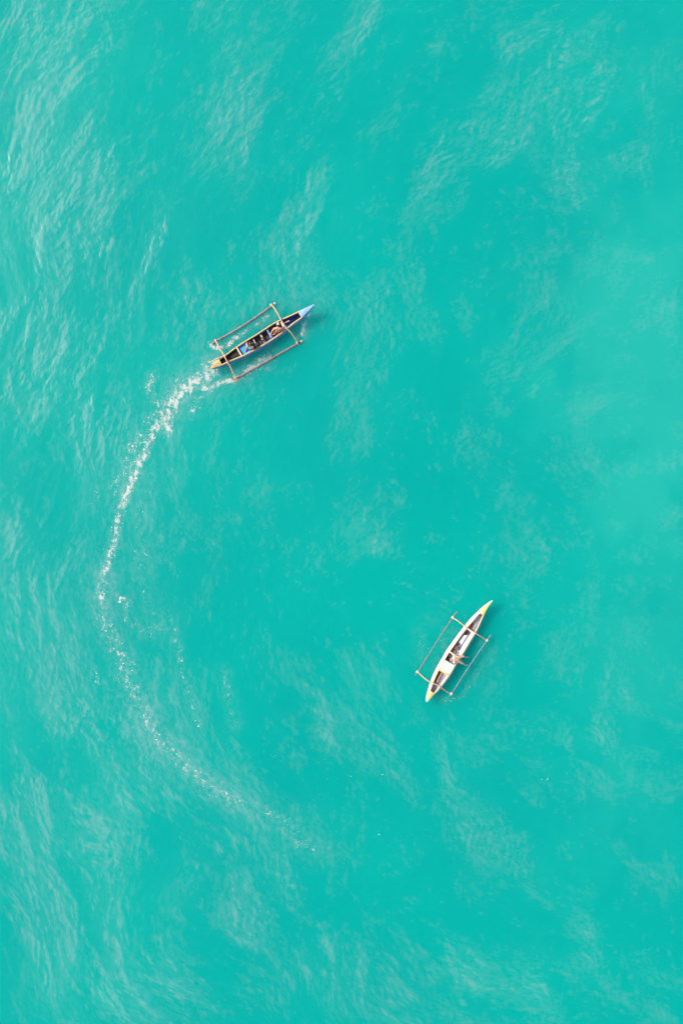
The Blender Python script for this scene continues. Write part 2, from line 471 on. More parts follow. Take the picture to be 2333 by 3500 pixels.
nm2 = nd('ShaderNodeTexNoise', Scale=3.5, Detail=7.0, Roughness=0.7); LK.new(geo.outputs['Position'], nm2.inputs['Vector'])
mk = nd('ShaderNodeMapRange'); LK.new(nm2.outputs[0], mk.inputs[0])
mk.inputs['From Min'].default_value = 0.35; mk.inputs['From Max'].default_value = 0.7
mk2 = mth('MULTIPLY', mth('MULTIPLY', mk.outputs[0], A_m), 0.8)
c = mixc(mk2, c, GLINT_AIR)
A_l = attr('lace')
ln = nd('ShaderNodeTexNoise', Scale=3.6, Detail=9.0, Roughness=0.74, Distortion=0.5)
lmp = nd('ShaderNodeMapping'); lmp.inputs['Scale'].default_value = (1.0, 0.75, 1); lmp.inputs['Rotation'].default_value = (0, 0, -0.6)
LK.new(geo.outputs['Position'], lmp.inputs[0]); LK.new(lmp.outputs[0], ln.inputs['Vector'])
lsum = mth('ADD', A_l, mth('MULTIPLY', mth('SUBTRACT', ln.outputs[0], 0.5), 3.6))
lm = nd('ShaderNodeMapRange'); lm.interpolation_type = 'SMOOTHSTEP'; LK.new(lsum, lm.inputs[0])
lm.inputs['From Min'].default_value = 0.56; lm.inputs['From Max'].default_value = 1.05
lfac = mth('MULTIPLY', lm.outputs[0], mth('MINIMUM', mth('MULTIPLY', A_l, 3.5), 1.0))
c = mixc(mth('MULTIPLY', lfac, 0.78), c, (0.78, 0.74, 0.68))
sss = nd('ShaderNodeSubsurfaceScattering')
sss.falloff = 'BURLEY'
LK.new(c, sss.inputs['Color'])
sss.inputs['Scale'].default_value = 3.5
sss.inputs['Radius'].default_value = (0.3, 1.0, 1.0)
sss.inputs['Normal'].default_value = (0, 0, 1)
upn = nd('ShaderNodeCombineXYZ'); upn.inputs[2].default_value = 1.0
mv = nd('ShaderNodeVectorMath'); mv.operation = 'SCALE'; LK.new(geo.outputs['Normal'], mv.inputs[0]); mv.inputs['Scale'].default_value = 0.25
av = nd('ShaderNodeVectorMath'); av.operation = 'ADD'; LK.new(mv.outputs[0], av.inputs[0]); LK.new(upn.outputs[0], av.inputs[1])
nv = nd('ShaderNodeVectorMath'); nv.operation = 'NORMALIZE'; LK.new(av.outputs[0], nv.inputs[0])
LK.new(nv.outputs[0], sss.inputs['Normal'])
# capillary ripples
rn = nd('ShaderNodeTexNoise', Scale=7.0, Detail=6.0, Roughness=0.65, Distortion=0.4); 
mpn = nd('ShaderNodeMapping'); mpn.inputs['Scale'].default_value = (1.0, 0.55, 1); mpn.inputs['Rotation'].default_value = (0, 0, 0.35)
LK.new(geo.outputs['Position'], mpn.inputs[0]); LK.new(mpn.outputs[0], rn.inputs['Vector'])
bp = nd('ShaderNodeBump'); bp.inputs['Distance'].default_value = 0.05
LK.new(rn.outputs[0], bp.inputs['Height'])
LK.new(mth('ADD', mth('MULTIPLY', A_r, 0.55), 0.08), bp.inputs['Strength'])
gl = nd('ShaderNodeBsdfGlossy'); gl.distribution = 'GGX'
LK.new(bp.outputs[0], gl.inputs['Normal'])
LK.new(mth('MINIMUM', mth('ADD', mth('MULTIPLY', A_r, 0.30), 0.25), 0.52), gl.inputs['Roughness'])
fr = nd('ShaderNodeFresnel', IOR=1.33); LK.new(bp.outputs[0], fr.inputs['Normal'])
ms = nd('ShaderNodeMixShader'); LK.new(fr.outputs[0], ms.inputs[0]); LK.new(sss.outputs[0], ms.inputs[1]); LK.new(gl.outputs[0], ms.inputs[2])
om = nd('ShaderNodeOutputMaterial'); LK.new(ms.outputs[0], om.inputs[0])
me.materials.append(wm)
water = bpy.data.objects.new('sea_water', me); COL.objects.link(water)
tag(water, kind='structure')

# ------------------------------------------------------------------ foam flecks
fm = bpy.data.materials.new('foam'); fm.use_nodes = True
fb = fm.node_tree.nodes['Principled BSDF']
fb.inputs['Base Color'].default_value = (0.80, 0.76, 0.70, 1); fb.inputs['Roughness'].default_value = 0.8
def flecks(name, items, label, cat):
    V, F = [], []
    for (x, y, r, ang, el) in items:
        n = random.choice((5, 6, 7)); b = len(V)
        z = water_height(x, y)
        ca, sa = math.cos(ang), math.sin(ang)
        for k in range(n):
            t = 2 * math.pi * k / n; rr = r * random.uniform(0.55, 1.25)
            lx, ly = rr * math.cos(t) * el, rr * math.sin(t) / el
            V.append((x + lx * ca - ly * sa, y + lx * sa + ly * ca, z - 0.012))
        V.append((x, y, z + 0.012 + min(r * 0.3, 0.03)))
        for k in range(n): F.append((b + k, b + (k + 1) % n, b + n))
    m_ = bpy.data.meshes.new(name); m_.from_pydata(V, [], F)
    o = link(name, m_, fm)
    return tag(o, label, cat, kind='stuff')

def scatter(rows):
    out = []
    for pts, w, dens, mk_ in rows:
        W = [Vector(ov2w(*p)) for p in pts]
        for p0, p1 in zip(W[:-1], W[1:]):
            d = p1 - p0; L_ = d.length / (OV * S)
            per = Vector((-d.y, d.x)).normalized()
            cnt = int(L_ * dens * 0.30 + random.random())
            c_ = 0
            spots = [random.random() for _ in range(max(2, int(L_ / 6)))]
            while c_ < cnt:
                # clumped
                t = random.random() if random.random() < 0.35 else random.choice(spots) + random.gauss(0, 0.05); o_ = random.gauss(0, w * random.choice((0.2, 0.35, 0.6))) * OV * S
                base = p0 + d * t + per * o_
                k = random.choice((1, 1, 2, 3, 6, 9)) if dens > 1.5 else random.choice((1, 1, 1, 2, 3))
                ang = (math.atan2(d.y, d.x) if dens > 5 else 0.15) + random.gauss(0, 0.45)
                for _ in range(k):
                    r = min(0.014 * math.exp(random.gauss(0.2, 0.55)), 0.09)
                    if dens > 6: r *= 1.1
                    if random.random() < 0.5: r *= 0.55
                    if dens < 2: r *= 0.75
                    out.append((base.x + random.gauss(0, 0.07 * math.sqrt(k)), base.y + random.gauss(0, 0.05 * math.sqrt(k)), r, ang, random.uniform(1.1, 1.9)))
                    c_ += 1
    return out
flecks('wake_foam', scatter(WAKE[:17]), 'broken white foam trail curving behind the blue outrigger canoe', 'foam')
flecks('drifting_foam_glint', scatter(WAKE[17:21]), 'sparse tiny foam flecks and modelled sun sparkles drifting in the lower half of the sea', 'foam')
flecks('outrigger_foam', scatter(WAKE[21:29]), 'white foam churned up along the floats of the blue canoe', 'foam')
flecks('bubble_specks', scatter(WAKE[29:]), 'small bubbles floating around the white and yellow canoe', 'foam')

# ------------------------------------------------------------------ boats
class Boat:
    def __init__(s, ox, oy, sc, stern, bow, roll=0.0):
        s.o = (ox, oy); s.sc = sc
        a = s.ray(*stern, 0.3); b = s.ray(*bow, 0.3)
        c_ = (a + b) / 2; d = b - a
        s.M = Matrix.Translation((c_.x, c_.y, 0)) @ Matrix.Rotation(math.atan2(d.y, d.x), 4, 'Z') @ Matrix.Rotation(roll, 4, 'X')
        s.I = s.M.inverted()
    def ray(s, cx, cy, z):
        px, py = s.o[0] + cx / s.sc, s.o[1] + cy / s.sc
        g = Vector(((px - CX) * S, (CY - py) * S, 0)); c_ = Vector((0, 0, H))
        return g + (c_ - g) * (z / H)
    def L(s, cx, cy, h):
        """crop pixel at height h over the boat's own waterline -> boat coordinates"""
        a = s.I @ Vector((0, 0, H)); b = s.I @ s.ray(cx, cy, 0)
        t = (h - b.z) / (a.z - b.z)
        return b + (a - b) * t
    def W(s, cx, cy, h):
        return s.M @ s.L(cx, cy, h)
    def root(s, name):
        e = bpy.data.objects.new(name, None); e.empty_display_size = 0.3
        COL.objects.link(e); e.matrix_world = s.M
        s.e = e
        return e
    def slab(s, name, m, pts, h, th, parent=None, world=False, tilt=None):
        bm = bmesh.new()
        P = [s.L(x, y, h) for x, y in pts]
        if world: P = [s.M @ p for p in P]
        dz = (s.M.to_3x3() @ Vector((0, 0, th))) if world else Vector((0, 0, th))
        top = [bm.verts.new(p) for p in P]; bot = [bm.verts.new(p - dz) for p in P]
        bm.faces.new(top); bm.faces.new(bot[::-1])
        n = len(P)
        for k in range(n): bm.faces.new((top[k], top[(k + 1) % n], bot[(k + 1) % n], bot[k]))
        if world:
            c_ = sum((v.co for v in bm.verts), Vector()) / len(bm.verts)
            for v in bm.verts: v.co -= c_
        bmesh.ops.bevel(bm, geom=bm.edges[:], offset=min(0.006, th * 0.3), segments=1, affect='EDGES')
        o = bm_link(name, bm, m, None if world else (parent or s.e))
        if world: o.location = c_
        return o
    def tube(s, name, m, pts, r0, r1=None, parent=None, **k):
        return tube(name, m, [s.L(*p) for p in pts], r0, r1, parent or s.e, **k)

def interp_edge(P, xs):
    P = sorted(P, key=lambda p: p.x)
    X = [p.x for p in P]
    # smooth through resampled spline
    Q = spline([(p.x, p.y, 0) for p in P], 120)
    return np.interp(xs, [q_.x for q_ in Q], [q_.y for q_ in Q])

def hull(B, port, stbd, zg, keel, bulge, m_out, m_in, m_rim, wall=0.03, floor_h=0.12, x_open=None, n=44, rim=0.045, rim_mat_bow=None):
    """port / stbd: gunwale polylines in crop px (stern to bow). zg(t): rim height; keel(t)."""
    def hh(i, k): return zg(i / (k - 1))
    Pp = [B.L(x, y, hh(i, len(port))) for i, (x, y) in enumerate(port)]
    Ps = [B.L(x, y, hh(i, len(stbd))) for i, (x, y) in enumerate(stbd)]
    x0 = min(Pp[0].x, Ps[0].x); x1 = max(Pp[-1].x, Ps[-1].x)
    ts = np.linspace(0, 1, n); ts = 0.5 - 0.5 * np.cos(ts * math.pi) * (0.75 + 0.25 * np.abs(np.cos(ts * math.pi)))
    ts = (ts - ts[0]) / (ts[-1] - ts[0])
    xs = x0 + (x1 - x0) * ts
    yp = interp_edge(Pp, xs); ys = interp_edge(Ps, xs)
    yp = np.maximum(yp, ys + 0.02)
    outer = [(1.0, 1.0), (0.80, 0.62), (0.55, 0.95), (0.30, 1.0), (0.05, 0.90), (0.0, 0.0)]
    bm = bmesh.new(); bi = bmesh.new()
    ro, ri = [], []
    info = []
    for x, t, a, b in zip(xs, ts, yp, ys):
        c_, hw = (a + b) / 2, (a - b) / 2
        zt, zk = zg(t), keel(t)
        bl = bulge * min(1, hw / 0.22)
        sec = []
        for sgn in (1, -1):
            L_ = []
            for hfr, kind in ((1.0, 0.0), (0.8, 0.55), (0.6, 0.9), (0.4, 1.0), (0.2, 0.7), (0.06, 0.0)):
                w = hw + bl * kind
                if hfr < 0.5: w *= {0.4: 1.0, 0.2: 0.82, 0.06: 0.35}[hfr]
                L_.append((c_ + sgn * w, zk + (zt - zk) * hfr))
            sec.append(L_)
        loop = sec[0] + [(c_, zk)] + sec[1][::-1]
        ro.append([bm.verts.new((x, y, z)) for y, z in loop])
        wi = max(hw - wall, hw * 0.35)
        fl = max(floor_h, zk + 0.05)
        fl = min(fl, zt - 0.03)
        li = [(c_ + wi, zt), (c_ + wi * 1.03, zt * 0.6 + fl * 0.4), (c_ + wi * 0.96, fl + 0.02), (c_ + wi * 0.88, fl),
              (c_ - wi * 0.88, fl), (c_ - wi * 0.96, fl + 0.02), (c_ - wi * 1.03, zt * 0.6 + fl * 0.4), (c_ - wi, zt)]
        ri.append([bi.verts.new((x, y, z)) for y, z in li])
        info.append((x, t, c_, hw, wi, zt, fl))
    for i in range(n - 1):
        for A, b_ in ((ro, bm), (ri, bi)):
            for k in range(len(A[0]) - 1):
                b_.faces.new((A[i][k], A[i][k + 1], A[i + 1][k + 1], A[i + 1][k]))
    bm.faces.new(ro[0]); bm.faces.new(ro[-1]); bi.faces.new(ri[0]); bi.faces.new(ri[-1])
    h = bm_link('hull', bm, m_out, B.e, True)
    bmesh.ops.recalc_face_normals(bi, faces=bi.faces)
    for f_ in bi.faces: f_.normal_flip()
    mi = bpy.data.meshes.new('inner_lining'); bi.to_mesh(mi); bi.free()
    link('inner_lining', mi, m_in, B.e, False)
    for sgn in (1, -1):
        g = bmesh.new(); rings = []
        for (x, t, c_, hw, wi, zt, fl) in info:
            yo = c_ + sgn * (hw + 0.012); yi = c_ + sgn * max(hw - rim, 0.002)
            rings.append([g.verts.new(p) for p in ((x, yo, zt - 0.035), (x, yo, zt + 0.010), (x, (yo + yi) / 2, zt + 0.016), (x, yi, zt + 0.010), (x, yi, zt - 0.035))])
        for i in range(n - 1):
            for k in range(5):
                g.faces.new((rings[i][k], rings[i][(k + 1) % 5], rings[i + 1][(k + 1) % 5], rings[i + 1][k]))
        g.faces.new(rings[0]); g.faces.new(rings[-1])
        bm_link('gunwale', g, m_rim, B.e)
    B.info = info
    return h

def deck(B, name, m, xa, xb, lift=0.014, crown=0.03, full=False):
    """cambered deck from station x=xa to xb, over the full width"""
    I = [i for i in B.info if xa <= i[0] <= xb]
    def at(x):
        k = max(1, min(len(B.info) - 1, next((j for j, q_ in enumerate(B.info) if q_[0] >= x), len(B.info) - 1)))
        a, b = B.info[k - 1], B.info[k]; f = (x - a[0]) / (b[0] - a[0])
        return tuple(u * (1 - f) + v * f for u, v in zip(a, b))
    st = [at(xa)] + I + [at(xb)]
    st = [s_ for j, s_ in enumerate(st) if j == 0 or s_[0] - st[j - 1][0] > 1e-3]
    bm = bmesh.new(); rings = []
    for (x, t, c_, hw, wi, zt, fl) in st:
        w = hw + (0.006 if full else -0.03 if hw > 0.06 else 0)
        row = [(c_ + w * f, zt + lift + crown * (1 - f * f) * min(1, hw / 0.2)) for f in (-1, -0.6, -0.2, 0.2, 0.6, 1)]
        row += [(c_ + w, zt - 0.02), (c_ - w, zt - 0.02)]
        rings.append([bm.verts.new((x, y, z)) for y, z in row])
    for i in range(len(rings) - 1):
        for k in range(8):
            bm.faces.new((rings[i][k], rings[i][(k + 1) % 8], rings[i + 1][(k + 1) % 8], rings[i + 1][k]))
    bm.faces.new(rings[0]); bm.faces.new(rings[-1])
    return bm_link(name, bm, m, B.e)

# ---------------- blue canoe under way
b1 = Boat(680, 1000, 1568 / 420, (150, 965), (1462, 160))
r1 = b1.root('outrigger_canoe')
tag(r1, 'blue outrigger canoe with yellow gunwales carrying two people and trailing foam', 'canoe')
def zg1(t): return 0.46 + 0.16 * max(0, (0.16 - t) / 0.16) ** 1.5 + 0.42 * max(0, (t - 0.62) / 0.38) ** 1.8
def kl1(t): return -0.16 + 0.45 * max(0, (0.12 - t) / 0.12) ** 1.6 + 0.85 * max(0, (t - 0.76) / 0.24) ** 1.7
port1 = [(150, 962), (215, 880), (330, 800), (470, 695), (600, 610), (750, 520), (840, 460), (940, 395), (1045, 343), (1150, 297), (1275, 240), (1375, 193), (1462, 153)]
stbd1 = [(152, 972), (290, 926), (400, 876), (550, 815), (680, 750), (760, 707), (850, 655), (960, 583), (1085, 497), (1150, 438), (1220, 382), (1322, 305), (1464, 163)]
hull(b1, port1, stbd1, zg1, kl1, 0.07, M['blue'], M['navy'], M['yellow'], rim=0.06)
xb_ = b1.L(1293, 275, 0.62).x; xs_ = b1.L(280, 893, 0.5).x
deck(b1, 'bow_deck', M['bowblue'], xb_, b1.info[-1][0] + 0.02, lift=0.018, full=True)
deck(b1, 'stern_deck', M['yellow'], b1.info[0][0] - 0.02, xs_, lift=0.018, full=True)
b1.slab('bow_coaming', M['cream'], [(1268, 255), (1284, 250), (1314, 300), (1300, 308)], 0.65, 0.03)
# floor boards and compartments
b1.slab('stern_well', M['bilge'], [(275, 888), (475, 715), (535, 812), (300, 915)], 0.31, 0.03)  # near-black sheet set high, covering the stern walls
b1.slab('floor_board', M['floor'], [(590, 650), (700, 590), (750, 680), (640, 755)], 0.155, 0.02)
b1.slab('floor_board', M['floor'], [(702, 588), (780, 545), (830, 625), (752, 678)], 0.155, 0.02)
b1.slab('floor_board', M['floor'], [(784, 545), (880, 490), (925, 570), (836, 622)], 0.155, 0.02)
b1.slab('floor_board', M['darkbrown'], [(890, 480), (1040, 380), (1090, 460), (935, 565)], 0.155, 0.02)
b1.slab('bulkhead', M['cream'], [(468, 697), (485, 690), (556, 806), (538, 818)], 0.47, 0.30)
b1.slab('thwart', M['cream'], [(688, 600), (700, 594), (748, 690), (736, 697)], 0.40, 0.035)
b1.slab('thwart', M['yellow'], [(776, 545), (796, 535), (852, 630), (830, 642)], 0.38, 0.035)
b1.slab('thwart', M['bowblue'], [(862, 478), (876, 470), (930, 570), (912, 580)], 0.40, 0.035)
b1.slab('thwart', M['cream'], [(1048, 362), (1062, 354), (1106, 462), (1086, 476)], 0.47, 0.04)
b1.slab('thwart', M['white'], [(1036, 372), (1044, 368), (1090, 455), (1080, 462)], 0.44, 0.03)
b1.slab('mast_rest', M['cream'], [(1074, 388), (1150, 352), (1156, 362), (1078, 400)], 0.42, 0.03)
b1.tube('steering_stick', M['cream'], [(118, 893, 0.55), (220, 850, 0.56), (335, 800, 0.55)], 0.02, 0.028)
b1.tube('tiller_strut', M['cream'], [(122, 890, 0.56), (190, 905, 0.58), (240, 900, 0.60)], 0.014)
# cross beams and floats
for pts in ([(910, 148, 0.20), (955, 190, 0.42), (1000, 262, 0.56), (1040, 335, 0.60), (1078, 400, 0.60), (1116, 455, 0.60), (1175, 515, 0.52), (1225, 585, 0.34), (1266, 652, 0.14)],
            [(208, 598, 0.26), (252, 690, 0.46), (300, 770, 0.58), (345, 850, 0.60), (390, 930, 0.56), (430, 1010, 0.42), (462, 1075, 0.28), (492, 1128, 0.16)]):
    b1.tube('cross_beam', M['orange'], pts, 0.036, 0.032, n=40, wob=0.10)
f_n = b1.tube('outrigger_float', M['float'], [(172, 655, 0.07), (235, 612, 0.07), (480, 475, 0.07), (700, 335, 0.07), (925, 175, 0.08), (950, 155, 0.09)], 0.075, 0.068, n=50, wob=0.05, nodes=6)
f_s = b1.tube('outrigger_float', M['float'], [(440, 1110, 0.00), (520, 1075, 0.01), (800, 915, 0.03), (1050, 770, 0.04), (1260, 652, 0.05), (1295, 632, 0.06)], 0.078, 0.070, n=50, wob=0.05, nodes=6)
for p, m_ in (((968, 140, 0.10), f_n), ((1308, 623, 0.07), f_s)):
    c0 = b1.L(*p); bm = bmesh.new()
    bmesh.ops.create_uvsphere(bm, u_segments=14, v_segments=8, radius=0.085)
    for v in bm.verts: v.co = Vector((v.co.x * 1.15, v.co.y, v.co.z * 0.8)) + c0
    bm_link('float_cap', bm, M['cap_end'], m_, True)
for cx, cy, h in ((922, 163, 0.15), (218, 618, 0.18), (470, 1090, 0.12), (1255, 645, 0.12)):
    wrap('lashing', M['rope'], b1.L(cx, cy, h * 0.6), Vector((1, 0.05, 0)), 0.088, 0.12, r1)
for cx, cy in ((1043, 340), (1118, 456), (335, 805), (365, 890)):
    wrap('lashing', M['rope'], b1.L(cx, cy, 0.585), Vector((0.1, 1, 0)), 0.046, 0.10, r1)
b1.tube('spreader_peg', M['orange'], [(440, 1060, 0.16), (458, 1135, 0.10)], 0.022)
b1.tube('spreader_peg', M['orange'], [(1255, 655, 0.16), (1278, 672, 0.08)], 0.022)

# things lying in the blue canoe
o = b1.slab('sleeping_mat', M['mat_blue'], [(503, 690), (600, 632), (640, 660), (690, 735), (578, 795)], 0.335, 0.10, world=True)
tag(o, 'sky blue mat laid across the stern half of the blue canoe', 'mat')
o = b1.slab('storage_crate', M['mat_side'], [(490, 700), (505, 692), (580, 800), (562, 808)], 0.33, 0.18, world=True)
tag(o, 'narrow deep blue box beside the sky blue mat', 'box')
o = b1.slab('folded_towel', M['whitecloth'], [(596, 622), (608, 618), (612, 668), (600, 672)], 0.40, 0.05, world=True)
tag(o, 'white folded cloth beside the person with red sandals', 'towel')
def pot(loc, r, h):
    e = bpy.data.objects.new('cooking_pot', None); COL.objects.link(e); e.location = loc
    bm = bmesh.new()
    prof = [(0.0, 0), (r * 0.75, 0), (r, h * 0.35), (r * 0.95, h), (r * 1.12, h * 1.03), (r * 0.85, h * 1.02), (r * 0.85, h * 0.3), (0.0, h * 0.2)]
    rings = [[bm.verts.new((max(q_[0], 1e-4) * math.cos(k * math.pi / 8), max(q_[0], 1e-4) * math.sin(k * math.pi / 8), q_[1])) for k in range(16)] for q_ in prof]
    for a, b in zip(rings[:-1], rings[1:]):
        for k in range(16): bm.faces.new((a[k], a[(k + 1) % 16], b[(k + 1) % 16], b[k]))
    bm_link('pot_body', bm, M['black'], e, True)
    bm = bmesh.new()
    bmesh.ops.create_uvsphere(bm, u_segments=14, v_segments=8, radius=r * 0.62)
    for v in bm.verts: v.co.z = v.co.z * 0.35 + h * 0.8; v.co.x += 0.02
    bm_link('lid', bm, M['metal'], e, True)
    return e
tag(pot(b1.W(806, 600, 0.40), 0.09, 0.12), 'round black pot with silvery lid between the two people in the blue canoe', 'pot')
pot_z = b1.slab('pot_shelf', M['floor'], [(786, 578), (812, 568), (832, 606), (806, 620)], 0.402, 0.02)

# ---------------- white and yellow canoe adrift
b2 = Boat(1390, 2030, 4.9, (330, 1800), (1420, 118), roll=-R(5.5))
r2 = b2.root('outrigger_canoe')
tag(r2, 'white outrigger canoe with golden yellow gunwales drifting with one person aboard', 'canoe')
def zg2(t): return 0.46 + 0.22 * max(0, (0.16 - t) / 0.16) ** 1.5 + 0.34 * max(0, (t - 0.7) / 0.3) ** 1.8
def kl2(t): return -0.16 + 0.60 * max(0, (0.13 - t) / 0.13) ** 1.7 + 0.78 * max(0, (t - 0.80) / 0.20) ** 1.7
port2 = [(318, 1790), (350, 1690), (388, 1600), (440, 1460), (518, 1285), (620, 1108), (690, 985), (760, 885), (900, 690), (990, 575), (1085, 460), (1190, 340), (1300, 215), (1420, 112)]
stbd2 = [(340, 1802), (430, 1700), (540, 1580), (700, 1370), (800, 1200), (840, 1130), (900, 1040), (960, 950), (1060, 780), (1140, 650), (1200, 530), (1270, 380), (1340, 240), (1426, 120)]
hull(b2, port2, stbd2, zg2, kl2, 0.13, M['white'], M['white_in'], M['brightyellow'], rim=0.038)
xb_ = b2.L(1235, 335, 0.62).x; xs_ = b2.L(420, 1640, 0.5).x
deck(b2, 'bow_deck', M['brightyellow'], xb_, b2.info[-1][0] - 0.12, lift=0.016, full=True)
deck(b2, 'stern_deck', M['brightyellow'], b2.info[0][0] + 0.14, xs_, lift=0.016, full=True)
deck(b2, 'bow_cap', M['white'], b2.info[-1][0] - 0.12, b2.info[-1][0] + 0.02, lift=0.024, full=True)
deck(b2, 'stern_cap', M['white'], b2.info[0][0] - 0.02, b2.info[0][0] + 0.14, lift=0.024, full=True)
# interior
b2.slab('floor_board', M['lav'], [(410, 1620), (540, 1300), (600, 1340), (440, 1640)], 0.16, 0.02)
b2.slab('floor_board', M['lav'], [(600, 1330), (655, 1362), (520, 1545), (450, 1630)], 0.165, 0.02)
b2.slab('side_plank', M['brown'], [(440, 1480), (535, 1305), (575, 1325), (480, 1490)], 0.22, 0.03)
b2.slab('bulkhead', M['brightyellow'], [(522, 1270), (550, 1258), (690, 1345), (672, 1368)], 0.475, 0.30)
b2.slab('deck_panel', M['white'], [(545, 1250), (640, 1108), (714, 1152), (618, 1298)], 0.455, 0.03)
b2.slab('deck_panel', M['white'], [(622, 1300), (718, 1154), (797, 1198), (700, 1345)], 0.452, 0.03)
b2.slab('floor_board', M['lav'], [(650, 1100), (712, 1000), (800, 1040), (800, 1180)], 0.18, 0.02)
b2.slab('side_plank', M['darkbrown'], [(640, 1098), (690, 1030), (724, 1080), (712, 1130)], 0.24, 0.03)
b2.slab('thwart', M['cream'], [(716, 982), (730, 966), (862, 1030), (850, 1046)], 0.42, 0.035)
b2.slab('floor_board', M['lav'], [(735, 965), (775, 915), (850, 960), (870, 1010)], 0.18, 0.02)
b2.slab('floor_board', M['lav'], [(830, 860), (870, 800), (940, 840), (880, 900)], 0.20, 0.02)
b2.slab('thwart', M['darkbrown'], [(868, 826), (876, 816), (915, 862), (906, 872)], 0.34, 0.03)
b2.slab('deck_panel', M['white_in'], [(872, 808), (946, 690), (1016, 694), (908, 862)], 0.32, 0.03)
b2.slab('side_bench', M['white'], [(880, 1000), (930, 860), (1040, 700), (1082, 668), (1110, 672), (1030, 800), (950, 940), (905, 1020)], 0.36, 0.03)
b2.slab('floor_board', M['darkbrown'], [(952, 680), (1010, 605), (1050, 640), (1022, 694)], 0.22, 0.02)
b2.slab('thwart', M['white'], [(1006, 590), (1020, 574), (1144, 650), (1124, 676)], 0.475, 0.04)
b2.slab('side_plank', M['brown'], [(1020, 575), (1100, 470), (1120, 520), (1070, 615)], 0.24, 0.03)
b2.slab('floor_board', M['lav'], [(1078, 615), (1120, 525), (1240, 345), (1250, 352), (1120, 622)], 0.24, 0.02)
b2.tube('pole', M['orange'], [(578, 1320, 0.30), (500, 1480, 0.32)], 0.022)
for pts in ([(758, 396, 0.16), (800, 420, 0.34), (860, 460, 0.46), (950, 532, 0.56), (1020, 578, 0.58), (1130, 650, 0.58), (1200, 692, 0.52), (1270, 735, 0.38), (1342, 782, 0.17)],
            [(172, 1306, 0.16), (215, 1342, 0.34), (275, 1398, 0.44), (350, 1455, 0.54), (440, 1496, 0.58), (552, 1556, 0.56), (620, 1606, 0.44), (680, 1645, 0.30), (744, 1676, 0.15)]):
    b2.tube('cross_beam', M['orange'], pts, 0.028, 0.026, n=40, wob=0.10)
b2.tube('outrigger_float', M['float'], [(840, 300, 0.10), (760, 400, 0.09), (460, 855, 0.08), (180, 1300, 0.08), (138, 1352, 0.09)], 0.058, 0.055, n=50, wob=0.05, nodes=6)
b2.tube('outrigger_float', M['float_wet'], [(1408, 688, 0.22), (1335, 790, 0.20), (1050, 1205, 0.19), (760, 1655, 0.18), (705, 1722, 0.18)], 0.052, 0.050, n=50, wob=0.05, nodes=6)
for cx, cy, h in ((763, 396, 0.11), (172, 1305, 0.10), (1340, 782, 0.2), (745, 1675, 0.18)):
    wrap('lashing', M['rope'], b2.L(cx, cy, h), Vector((1, 0, 0)), 0.072, 0.14, r2)
for cx, cy in ((955, 534), (1135, 652), (362, 1460), (545, 1554)):
    wrap('lashing', M['rope'], b2.L(cx, cy, 0.56), Vector((0.1, 1, 0)), 0.036, 0.09, r2)
o = b2.slab('wooden_box', M['brown'], [(776, 912), (812, 862), (868, 882), (828, 945)], 0.34, 0.14, world=True)
tag(o, 'red brown wooden box in the middle of the white canoe', 'box')
o = b2.slab('bait_cloth', M['greycloth'], [(735, 955), (775, 920), (820, 950), (810, 1000), (770, 990)], 0.25, 0.04, world=True)
tag(o, 'crumpled grey cloth lying beside the thwart of the white canoe', 'cloth')

# ------------------------------------------------------------------ people
def body_mesh(name, segs, voxel=0.009, smooth=4):
    """one continuous surface from tapered limbs"""
    bm = bmesh.new()
    for a, ra, b, rb in segs:
        a, b = Vector(a), Vector(b)
        n = max(2, int((b - a).length / (min(ra, rb) * 0.35)) + 1)
        for i in range(n):
            f = i / (n - 1)
            bmesh.ops.create_icosphere(bm, subdivisions=2, radius=ra + (rb - ra) * f, matrix=Matrix.Translation(a.lerp(b, f)))
    me_ = bpy.data.meshes.new(name); bm.to_mesh(me_); bm.free()
    o = bpy.data.objects.new(name, me_); COL.objects.link(o)
    md = o.modifiers.new('remesh', 'REMESH'); md.mode = 'VOXEL'; md.voxel_size = voxel; md.use_smooth_shade = True
    sm = o.modifiers.new('smooth', 'SMOOTH'); sm.iterations = smooth; sm.factor = 0.5
    dg = bpy.context.evaluated_depsgraph_get()
    ev = bpy.data.meshes.new_from_object(o.evaluated_get(dg))
    ev.name = name
    o.modifiers.clear(); o.data = ev
    bpy.data.meshes.remove(me_)
    ev.polygons.foreach_set('use_smooth', [True] * len(ev.polygons))
    return o

def hand_segs(wrist, direction, palm_n, spread=1.0):
    d = direction.normalized(); nn = palm_n.normalized(); s_ = d.cross(nn).normalized()
    out = [(wrist, 0.026, wrist + d * 0.05, 0.024)]
    for k in (-1.5, -0.5, 0.5, 1.5):
        base = wrist + d * 0.075 + s_ * k * 0.021
        out.append((wrist + d * 0.02 + s_ * k * 0.012, 0.017, base, 0.013))
        ln = {-1.5: 0.055, -0.5: 0.072, 0.5: 0.078, 1.5: 0.068}[k]
        mid = base + d * ln * 0.5 + s_ * k * 0.004 + nn * 0.006
        out.append((base, 0.0095, mid, 0.009)); out.append((mid, 0.009, mid + d * ln * 0.42 + nn * 0.022, 0.0075))
    th = wrist + d * 0.02 + s_ * 0.022
    t1 = th + d * 0.03 + s_ * 0.035 + nn * 0.012
    out += [(th, 0.014, t1, 0.011), (t1, 0.011, t1 + d * 0.028 + s_ * 0.008 + nn * 0.012, 0.009)]
    return out

